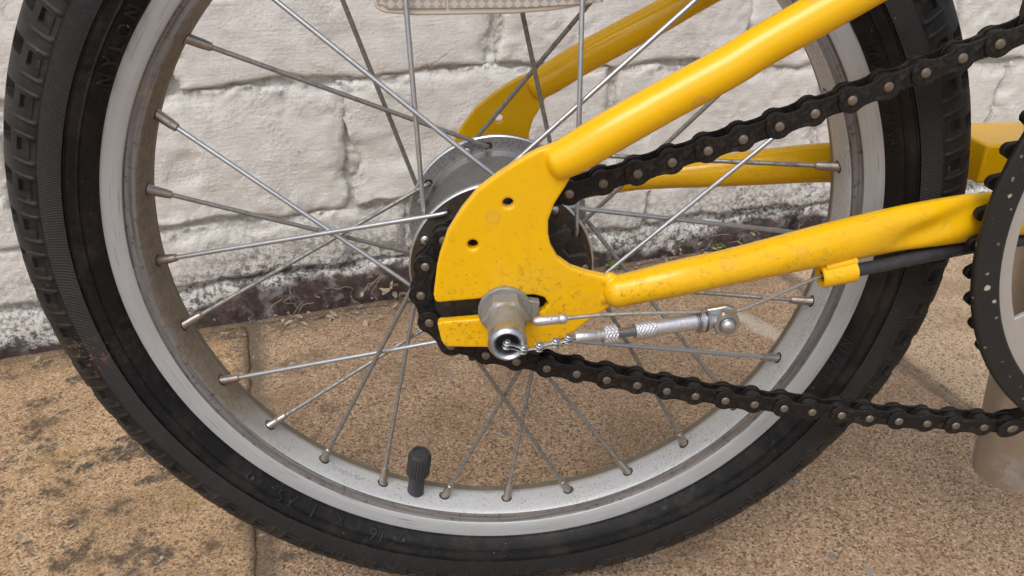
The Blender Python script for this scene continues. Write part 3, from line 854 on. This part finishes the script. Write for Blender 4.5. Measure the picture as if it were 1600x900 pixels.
# on round the chainring, beyond the frame
a0 = math.degrees(math.atan2(.0922+.0055-RC[1], .1676+.0117-RC[0]))
p = (.1793, .0975)
tang = [(.1793, .0975), (.1908, .1026), (.2022, .1077), (.2135, .1130)]
for q in tang: pins.append((q[0], -.0415, q[1]))
a0 = math.degrees(math.atan2(.1130-RC[1], .2135-RC[0])); a1 = math.degrees(math.atan2(-.0712-RC[1], .2216-RC[0]))
nst = int(round(math.radians((a0-a1) % 360)*RR/.0127)); nst += nst % 2 == 0 and 0 or 0
tot = len(pins)+nst-1
if tot % 2: nst += 1
for i in range(1, nst):
    t = math.radians(a0-((a0-a1) % 360)*i/nst); pins.append((RC[0]+RR*math.cos(t), -.043, RC[1]+RR*math.sin(t)))
def link_plate(y, p, r, waist, th, dirn):
    """figure-eight plate, outer face at y, inner face th further in"""
    o = []
    for i in range(15):
        t = math.radians(55+250*i/14); o.append((r*math.cos(t), r*math.sin(t)))
    o.append((p*.30, -waist*1.06)); o.append((p*.5, -waist)); o.append((p*.70, -waist*1.06))
    for i in range(15):
        t = math.radians(-125+250*i/14); o.append((p+r*math.cos(t), r*math.sin(t)))
    o += [(p*.70, waist*1.06), (p*.5, waist), (p*.30, waist*1.06)]
    n = len(o); V = []; c = .0002
    for yy, ins in ((y, c), (y+dirn*c, 0), (y+dirn*(th-c), 0), (y+dirn*th, c)):
        for x, z in o:
            cx = 0 if x < p*.25 else (p if x > p*.75 else x)
            dx, dz = x-cx, z
            l = math.hypot(dx, dz); f = (l-ins)/l
            V.append((cx+dx*f, yy, dz*f))
    F = []
    for k_ in range(3):
        for i in range(n):
            j = (i+1) % n; F.append((k_*n+i, k_*n+j, (k_+1)*n+j, (k_+1)*n+i))
    F.append(tuple(range(n))[::-1]); F.append(tuple(range(3*n, 4*n)))
    return V, F
PT = .0127
def two_plates(half, r, waist):
    mb = MB(); mb.add(*link_plate(-half, PT, r, waist, .0010, 1)); mb.add(*link_plate(half, PT, r, waist, .0010, -1)); return mb
mb = two_plates(.0040, .0047, .0033); outer_me = mesh('chain_link', mb.V, mb.F, True, None, 35); outer_me.materials.append(MT['chain'])
mb = two_plates(.0027, .0046, .0034); inner_me = mesh('chain_link', mb.V, mb.F, True, None, 35); inner_me.materials.append(MT['chain'])
V, F = lathe([(.0001, -.0047), (.0013, -.0047), (.00165, -.0045), (.0018, -.0041), (.0018, .0041), (.0016, .0046), (.0001, .0047)], 'Y', 16)
pin_me = mesh('pin', V, F, True, None, 40); pin_me.materials.append(MT['pin'])
V, F = lathe([(.0019, -.0017), (.0036, -.0017), (.0039, -.0013), (.0039, .0013), (.0036, .0017), (.0019, .0017)], 'Y', 18)
roller_me = mesh('roller', V, F, True, None, 40); roller_me.materials.append(MT['roller'])
n = len(pins); i_u0 = len(LO)+8                  # index of the first pin of the upper run
for i in range(n):
    a = Vector(pins[i]); b = Vector(pins[(i+1) % n])
    a = a+Vector((0, .0047, 0)); b = b+Vector((0, .0047, 0))
    outer = (i-i_u0) % 2 == 0
    d = (b-a); L = d.length; d.normalize()
    yv = Vector((0, 1, 0)); yv = (yv-d*yv.dot(d)).normalized(); zv = d.cross(yv)
    mt = Matrix(((d.x, yv.x, zv.x, a.x), (d.y, yv.y, zv.y, a.y), (d.z, yv.z, zv.z, a.z), (0, 0, 0, 1)))
    mt = Matrix.Translation(HC) @ mt @ Matrix.Diagonal((L/PT, 1, 1, 1))
    o = bpy.data.objects.new('chain_link', outer_me if outer else inner_me); C.objects.link(o); o.parent = bike; o.matrix_local = mt
    for x in (0, PT):
        c = bpy.data.objects.new('pin' if outer else 'roller', pin_me if outer else roller_me); C.objects.link(c); c.parent = o; c.location = (x, 0, 0)

# ---- chainring with black guard and grey disc
def ring_part(name, outline, holes, y0, y1, m, bevel=.0004):
    me = plate(outline, holes, y0, y1, bevel)
    return part(name, me, m, None, (RC[0], 0, H+RC[1]))
ring = part('chainring', toothed(NR, RR, .0014, RR-.0045, .097, -.0410, -.0382), MT['chain'], None, (RC[0], 0, H+RC[1]))
ring.rotation_euler = (0, math.radians(2.2), 0)
ring_part('chain_guard', circle(0, 0, .1143, 160), [circle(0, 0, .1040, 140)], -.0492, -.0462, MT['black'], .0010)
win = []
for q in range(5):
    a0_ = 180+72*q-27; pts = []
    for i in range(13): t = math.radians(a0_+54*i/12); pts.append((.0985*math.cos(t), .0985*math.sin(t)))
    for i in range(13): t = math.radians(a0_+50-46*i/12); pts.append((.058*math.cos(t), .058*math.sin(t)))
    win.append(pts)
ring_part('spider_disc', circle(0, 0, .1046, 140), win, -.0472, -.0450, MT['grey_disc'], .0005)
V, F = lathe([(.0001, -.050), (.017, -.050), (.019, -.048), (.019, -.030), (.0001, -.030)], 'Y', 40)
part('crank_axle', mesh('crank_axle', V, F, True, None, 40), MT['black'], None, (RC[0], 0, H+RC[1]))
V, F = lathe([(.0001, -.030), (.021, -.030), (.0215, -.029), (.0215, .029), (.021, .030), (.0001, .030)], 'Y', 40)
part('bottom_bracket', mesh('bottom_bracket', V, F, True, None, 40), MT['yellow'], None, (RC[0], 0, H+RC[1]))

# ---- rear frame: dropouts and stays, welded in one skin then split into its parts
DROP = [[-25.6, 4.6], [-26.1, 7.0], [-24.3, 18.8], [-23.1, 23.5], [-20.1, 32.1], [-15.0, 40.5], [-9.0, 48.0], [-2.0, 53.4], [4.9, 58.0], [11.2, 61.4], [17, 63.5], [26, 58], [20.4, 47.4], [17.4, 42.3], [15.4, 36.0], [15.5, 30.7], [16.5, 26.1], [19.2, 21.1], [24.2, 17.1], [30.6, 14.6], [36.3, 13.1], [44, 11.5], [43, 2.5], [38.5, -.5], [32.9, -4.4], [26.4, -10.3], [21.8, -13.6], [17, -16.2], [10.0, -16.9], [-7.9, -16.4], [-22.0, -15.7], [-23.2, -14.9], [-24.2, -12.5], [-25.3, -5.4], [-24.6, -4.6], [-9.6, -3.6], [11.2, -1.6], [14.3, -.6], [16.2, 2.2], [14.6, 5.0], [10.8, 6.3], [-9.9, 5.0], [-24.6, 3.9]]
SS = [[17.9, -50.0, 56.7, 6.4], [24.3, -50.0, 60.0, 7.0], [36.8, -50.0, 67.7, 7.1], [54.8, -49.0, 77.7, 6.95], [72.1, -48.0, 86.9, 6.95], [84.7, -47.0, 94.5, 6.9], [108.7, -46.0, 108.1, 6.95], [150, -43, 131.5, 6.95], [200, -40, 160, 6.95]]
CS = [[41.4, -52.3, 7.2, 6.2], [48.2, -52.0, 8.5, 6.2], [65.6, -51.2, 12.0, 6.75], [81.9, -48.5, 14.0, 6.8], [98.1, -45.5, 16.0, 7.4], [124.3, -41.0, 19.6, 8.6], [150.2, -37.0, 22.8, 9.5], [174.6, -33.0, 24.4, 10.1], [187.7, -31.0, 24.9, 9.8], [225, -27.5, 26.5, 9.5], [270, -22, 29, 9.5]]
def stay_piece(rows, nose, dent=False):
    P = spline(rows, 90)/1000
    # rounded nose at the dropout end
    d0 = (P[0]-P[2])[:3]; d0 /= np.linalg.norm(d0)
    head = []
    for f in (1.0, .96, .85, .68, .48, .25):
        head.append(np.r_[P[0][:3]+d0*nose*f, P[0][3]*math.sqrt(max(0.0, 1-f*f*.98))])
    P = np.vstack([head, P])
    rads = []
    for p in P:
        flat = 1.0
        if dent: flat = 1-.36*min(1, max(0, (p[0]-.085)/.06))
        rads.append((p[3]*flat, p[3]))
    V, F = sweep([tuple(p[:3]) for p in P], rads, 40)
    if dent:
        V2 = []
        for v in V:
            x, y, z = v
            if y < np.interp(x, P[:, 0], P[:, 1]):
                q = (z-.0275)-(x-.172)*.35
                g = math.exp(-(((x-.173)/.019)**2+(q/.0052)**2))*.0027+math.exp(-(((x-.157)/.011)**2+((z-.0215)/.006)**2))*.0020
                y += g
            V2.append((x, y, z))
        V = V2
    return V, F
dz = circle(.0013, .0428, .0019, 20), circle(-.0112, .0272, .0019, 20)
me_p = plate([(a/1000, b/1000) for a, b in DROP], list(dz), -.0520, -.0478, .0006)
mb = MB()
mb.add([tuple(v.co) for v in me_p.vertices], [tuple(p_.vertices) for p_ in me_p.polygons])
mb.add(*stay_piece(SS, .0035)); mb.add(*stay_piece(CS, .0050, True))
# weld fillets: small lumps where the tubes meet the plate
for c, r in (((.0385, -.0514, .0115), .0032), ((.0375, -.0512, .0040), .0024)):
    V, F = lathe([(r*math.sin(t), -r*.7*math.cos(t)) for t in np.linspace(.05, PI-.05, 9)], 'Y', 14, c); mb.add(V, F)
src = link('tmp_frame', mesh('tmp_frame', mb.V, mb.F, True), None)
md = src.modifiers.new('r', 'REMESH'); md.mode = 'VOXEL'; md.voxel_size = .00042; md.adaptivity = 0
md2 = src.modifiers.new('s', 'SMOOTH'); md2.factor = .5; md2.iterations = 6
dg = bpy.context.evaluated_depsgraph_get()
whole = bpy.data.meshes.new_from_object(src.evaluated_get(dg))
bpy.data.objects.remove(src)
nv = len(whole.vertices); co = np.empty(nv*3); whole.vertices.foreach_get('co', co); co = co.reshape(-1, 3)
whole.shade_smooth()
vn = np.empty(nv*3); whole.vertex_normals.foreach_get('vector', vn); vn = vn.reshape(-1, 3)
polys = [tuple(p_.vertices) for p_ in whole.polygons]
cen = np.array([co[list(p_)].mean(0) for p_ in polys])
top_side = (cen[:, 0]*.86+cen[:, 2]*.5 > .0150*.86+.0560*.5+.001) & (cen[:, 2] > .045)
low_side = (cen[:, 0] > .0385) & (cen[:, 2] < .045)
def sub_mesh(name, mask):
    idx = np.nonzero(mask)[0]; used = np.unique(np.concatenate([polys[i] for i in idx])); remap = {int(v): i for i, v in enumerate(used)}
    me = mesh(name, co[used], [tuple(remap[v] for v in polys[i]) for i in idx], True)
    me.normals_split_custom_set_from_vertices([tuple(v) for v in vn[used]])
    me.materials.append(MT['yellow'])
    return me
parts_ = [('dropout', sub_mesh('dropout', ~(top_side | low_side))), ('seat_stay', sub_mesh('seat_stay', top_side)), ('chain_stay', sub_mesh('chain_stay', low_side))]
stays = {}
for nm, me in parts_:
    o = part(nm, me, MT['yellow']); stays[nm] = o
    f = part(nm, me, MT['yellow']); f.scale = (1, -1, 1)
# box-section yoke joining the stays ahead of the wheel
def prism(pts, y0, y1):
    n = len(pts); V = [(x, y0, z) for x, z in pts]+[(x, y1, z) for x, z in pts]
    F = [tuple(range(n))[::-1], tuple(range(n, 2*n))]+[(i, (i+1) % n, n+(i+1) % n, n+i) for i in range(n)]
    return V, F
yk = MB(); yk.add(*prism([(.203, .0425), (.203, .0255), (.300, .0255), (.300, .0425)], .001, .033))
yoke = yk.build('frame_yoke', MT['yellow'], bike, HC)
bv = yoke.modifiers.new('b', 'BEVEL'); bv.width = .0012; bv.segments = 3
rb = MB(); rb.add(*prism([(.2215, .135), (.2225, .0875), (.250, .0875), (.250, .135)], .030, .036))
blk = rb.build('rubber_block', MT['dark_block'], bike, HC); bv = blk.modifiers.new('b', 'BEVEL'); bv.width = .002; bv.segments = 3

# ---- seat post (its lower end hangs clear of the ground)
tl = math.radians(8); b0 = Vector((.2735, .004, -.1405)); axd = Vector((-math.sin(tl), 0, math.cos(tl)))
V, F = turned(b0, b0+axd*.21, [(0, .0165), (.001, .0175), (.004, .0178), (1, .0178)], 64)
part('seat_post', mesh('seat_post', V, F, True, None, 40), MT['steel_tube'])

# ---- axle end: washers, nut, sleeve
zx = .0006
V, F = lathe([(.0098, -.0521), (.0100, -.0527), (.0100, -.0536), (.0096, -.0541), (.0060, -.0541)], 'Y', 48, (0, 0, zx)); 
washer = part('washer', mesh('washer', V, F, True, None, 40), MT['dusty'])
tb = MB(); tb.add(*prism([(.0066, -.0042), (.0124, -.0048), (.0128, .0040), (.0070, .0052)], -.0536, -.0500))
tab = tb.build('tab_washer', MT['dusty'], bike, HC); bv = tab.modifiers.new('b', 'BEVEL'); bv.width = .0004; bv.segments = 2
V = []
hexr = .0088
prof = [(.0, -.0541), (1.0, -.0541), (1.0, -.0598), (.93, -.0610), (.80, -.0612), (0, -.0612)]
for i in range(48):
    t = 2*PI*i/48; tt = (t+PI/6) % (PI/3)-PI/6; hr = hexr*math.cos(PI/6)/math.cos(tt)
    for j, (f, y) in enumerate(prof):
        r = hr*f if j in (1, 2) else hexr*.866*min(f, 1)*1.0+(.0001 if f == 0 else 0)
        V.append((r*math.cos(t+PI/2), y, zx+r*math.sin(t+PI/2)))
part('axle_nut', mesh('axle_nut', V, grid_faces(48, 6, True), True, None, 25), MT['dusty'])
V, F = lathe([(.0070, -.0610), (.0068, -.0640), (.0066, -.0720)], 'Y', 48, (0, 0, zx))
sl = part('nut_sleeve', mesh('nut_sleeve', V, F, True, None, 40), MT['dusty'])
V, F = lathe([(.0066, -.0719), (.00685, -.0735), (.0068, -.0752), (.0062, -.0766), (.0053, -.0771), (.0044, -.0764), (.0040, -.0748), (.0039, -.0600), (.0001, -.0600)], 'Y', 48, (0, 0, zx))
link('sleeve_lip', mesh('sleeve_lip', V, F, True, [0]*(48*7)+[0]*48, 40), [MT['zinc']], sl)

# ---- gear indicator chain, adjuster, cable
ADJ = [[-0.1, -77.5, 1.2], [5.4, -77.0, -0.6], [11.0, -76.0, -0.4], [16.6, -75.0, 0.4], [21.1, -74.0, 1.2]]
IC = [Vector(p)/1000 for p in ADJ]
IC[0] = Vector((-.0002, -.0762, .0010))
for i, p in enumerate(IC):
    mb = MB()
    t = i/4
    # a barrel standing upright, three stacked plates, then the link bar to the next
    ax = Vector((.15, -.25, 1)).normalized()
    for q, hh, rr in ((-.0013, .0005, .0016), (-.0004, .0014, .0010), (.0005, .0005, .0016), (.0013, .0008, .0011)):
        mb.add(*turned(p+ax*(q-hh/2), p+ax*(q+hh/2), [(0, rr*.9), (.25, rr), (.75, rr), (1, rr*.8)], 16))
    lk = mb.build('indicator_link', MT['zinc'], bike, HC)
    nxt = IC[i+1] if i < 4 else Vector((.0240, -.0733, .0012))
    d = nxt-p; m2 = MB()
    for q in ((-.0012, .0006) if i % 2 == 0 else (-.0005,)):
        m2.add(*sweep([tuple(p+ax*q), tuple(p+d*.5+ax*q*.9), tuple(nxt+ax*q*.8)], [(.0013, .00025), (.0009, .00025), (.0013, .00025)], 10))
    m2.build('link_bar', MT['zinc'], lk)
def V3(x, y, z): return Vector((x, y, z))/1000
e0, e1 = V3(23.4, -73.4, 1.2), V3(33.6, -71.4, .6)
part('indicator_rod_end', mesh('indicator_rod_end', *turned(e0, e1, [(0, .0016), (.04, .0019), (.70, .0019), (.78, .0016), (.82, .0021), (.9, .0019), (1, .0018)], 20), True, None, 40), MT['alloy'])
def knurled(p0, p1, prof, segs=40, amp=.00018, rng=(0, 1)):
    p0, p1 = Vector(p0), Vector(p1); d = p1-p0; a, b = frame_at(d); V = []; nf = 28
    fs = sorted(set([f for f, r in prof]+list(np.linspace(rng[0], rng[1], nf))))
    for f in fs:
        r0 = float(np.interp(f, [q[0] for q in prof], [q[1] for q in prof]))
        for j in range(segs):
            t = 2*PI*j/segs
            kn = 0
            if rng[0] < f < rng[1]:
                u = j/segs*12; w = f*d.length/.0013
                kn = amp*(abs(((u+w) % 1)-.5)+abs(((u-w) % 1)-.5)-.5)*2
            V.append(p0+d*f+a*((r0+kn)*math.cos(t))+b*((r0+kn)*math.sin(t)))
    n_ = len(fs); F = grid_faces(n_, segs, False, True); F.append(tuple(range(segs))[::-1]); F.append(tuple(range((n_-1)*segs, n_*segs)))
    return mesh('k', V, F, True, None, 40)
part('lock_nut', knurled(V3(33.4, -71.4, .55), V3(38.6, -70.5, .5), [(0, .0029), (.06, .0034), (.94, .0034), (1, .0029)], 60, .0004, (.08, .92)), MT['alloy'])
# threaded rod
th = MB(); pr = []
for i in range(26): pr += [(i/26, .00155), ((i+.5)/26, .00185)]
th.add(*turned(V3(38.4, -70.5, .5), V3(46.0, -68.9, .4), pr+[(1, .0016)], 16))
th.build('threaded_rod', MT['zinc'], bike, HC)
part('adjuster_barrel', knurled(V3(45.2, -69.0, .4), V3(68.9, -65.0, 1.3), [(0, .0028), (.02, .0032), (.30, .0032), (.31, .0028), (.95, .0030), (.97, .0026), (1, .0024)], 60, .0003, (.02, .30)), MT['alloy'])
ca = V3(69.0, -65.0, 1.3); cb = V3(80.0, -63.0, .9); cd = (cb-ca).normalized()
clamp = part('cable_clamp', mesh('cable_clamp', *turned(ca, cb, [(0, .0043), (.12, .0044), (.13, .0030), (.2, .0030), (.21, .0043), (.30, .0041), (.36, .0031), (.8, .0029), (1, .0026)], 28), True, None, 30), MT['zinc'])
# clamp plate, hexagonal nut and domed bolt facing out
nc = V3(79.0, -66.2, .9); pl = MB()
pl.add(*prism([(.0718, .0052), (.0755, .0058), (.0790, .0066), (.0830, .0050), (.0840, .0010), (.0820, -.0030), (.0780, -.0034), (.0740, -.0010)], -.0640, -.0612))
cp = pl.build('clamp_plate', MT['zinc'], clamp); bv = cp.modifiers.new('b', 'BEVEL'); bv.width = .0005; bv.segments = 2
V = []
for i in range(36):
    t = 2*PI*i/36; tt = (t+PI/6) % (PI/3)-PI/6; hr = .0053*math.cos(PI/6)/math.cos(tt)
    for r, y in ((.0002, -.0640), (hr, -.0640), (hr, -.0668), (.0045, -.0676), (.0032, -.0676), (.0030, -.0670), (.0001, -.0670)):
        V.append((nc.x+r*math.cos(t+.4), y, nc.z+r*math.sin(t+.4)))
link('clamp_nut', mesh('clamp_nut', V, grid_faces(36, 7, True), True, None, 25), MT['zinc'], clamp)
V, F = lathe([(.0028, -.0668), (.0028, -.0684), (.0024, -.0694), (.0014, -.0701), (.0001, -.0703)], 'Y', 24, (nc.x, 0, nc.z))
link('clamp_bolt', mesh('clamp_bolt', V, F, True, None, 50), MT['zinc'], clamp)
cab = spline([(.0205, -.068, .0056), (.0311, -.068, .0066), (.0472, -.067, .0064), (.0640, -.0655, .0054), (.0720, -.0635, .0044), (.0800, -.0610, .0025), (.0860, -.0600, .0026), (.0985, -.0545, .0042), (.1200, -.0447, .0070), (.1280, -.0434, .0079)], 60)
def strands(path, r):
    V, F = sweep([tuple(p) for p in path], r, 12)
    return mesh('gear_cable', V, F, True)
part('gear_cable', strands(cab, .00072), MT['cable'])
part('cable_ferrule', mesh('cable_ferrule', *turned(V3(9.4, -68, 4.7), V3(21.2, -68, 5.7), [(0, .0010), (.04, .0014), (.15, .0017), (.70, .0017), (.76, .0014), (.80, .0018), (.95, .0018), (1, .0013)], 20), True, None, 40), MT['alloy'])
gd = MB(); g0, g1 = V3(121.0, -43.7, 6.8), V3(134.5, -43.1, 9.1)
gv = []
a, b = frame_at(g1-g0)
for f, ro in ((.10, .0024), (.02, .0030), (0, .0040), (.03, .0046), (.97, .0046), (1, .0041), (.98, .0030), (.6, .0029)):
    for j in range(32):
        t = 2*PI*j/32; gv.append(g0+(g1-g0)*f+a*(ro*math.cos(t))+b*(ro*math.sin(t)))
gd.add(gv, grid_faces(8, 32, False, True))
gd.add(*sweep([(.1218, -.0435, .0110), (.1278, -.0430, .0122), (.1336, -.0424, .0132)], [(.0030, .0022)]*3, 14))
gd.build('cable_guide', MT['yellow'], bike, HC)
HO = [[133.6, -43.1, 8.6], [146.8, -40.5, 9.4], [160.7, -37.5, 10.5], [175.4, -34.0, 11.2], [187.5, -31.0, 11.6], [220, -26, 13]]
hp = spline([tuple(v/1000 for v in p) for p in HO], 50)
part('cable_housing', mesh('cable_housing', *sweep([tuple(p) for p in hp], .0026, 20), True), MT['housing'])

# ---- wheel reflector held between the spokes
def refl_outline(ins=0.):
    o = [(-.0455+ins, .102), (-.0445+ins, .0988+ins), (-.0415+ins*.6, .0972+ins), (-.030, .0963+ins), (.005, .0966+ins), (.020, .0976+ins), (.033-ins, .0996+ins), (.0385-ins, .1015+ins*.5), (.0405-ins, .107), (.036-ins, .1185-ins), (.020, .1228-ins), (-.005, .1240-ins), (-.030, .1215-ins), (-.043+ins, .1165-ins), (-.0462+ins, .109)]
    return o
rf = part('reflector', plate(refl_outline(), [], -.0015, .0040, .0008), MT['clear_rim'])
for x0, x1 in ((-.044, -.0190), (-.0182, .0385)):
    inner = []
    for x in np.linspace(x0, x1, 14): inner.append((x, .0987+.3*max(0, x-.004)**1.5+(.0016 if x < -.042 else 0)))
    for x in np.linspace(x1, x0, 14): inner.append((x, .1208-6*(x+.003)**2))
    link('reflector_panel', plate(inner, [], -.0022, -.0012, .0003), MT['reflector'], rf)
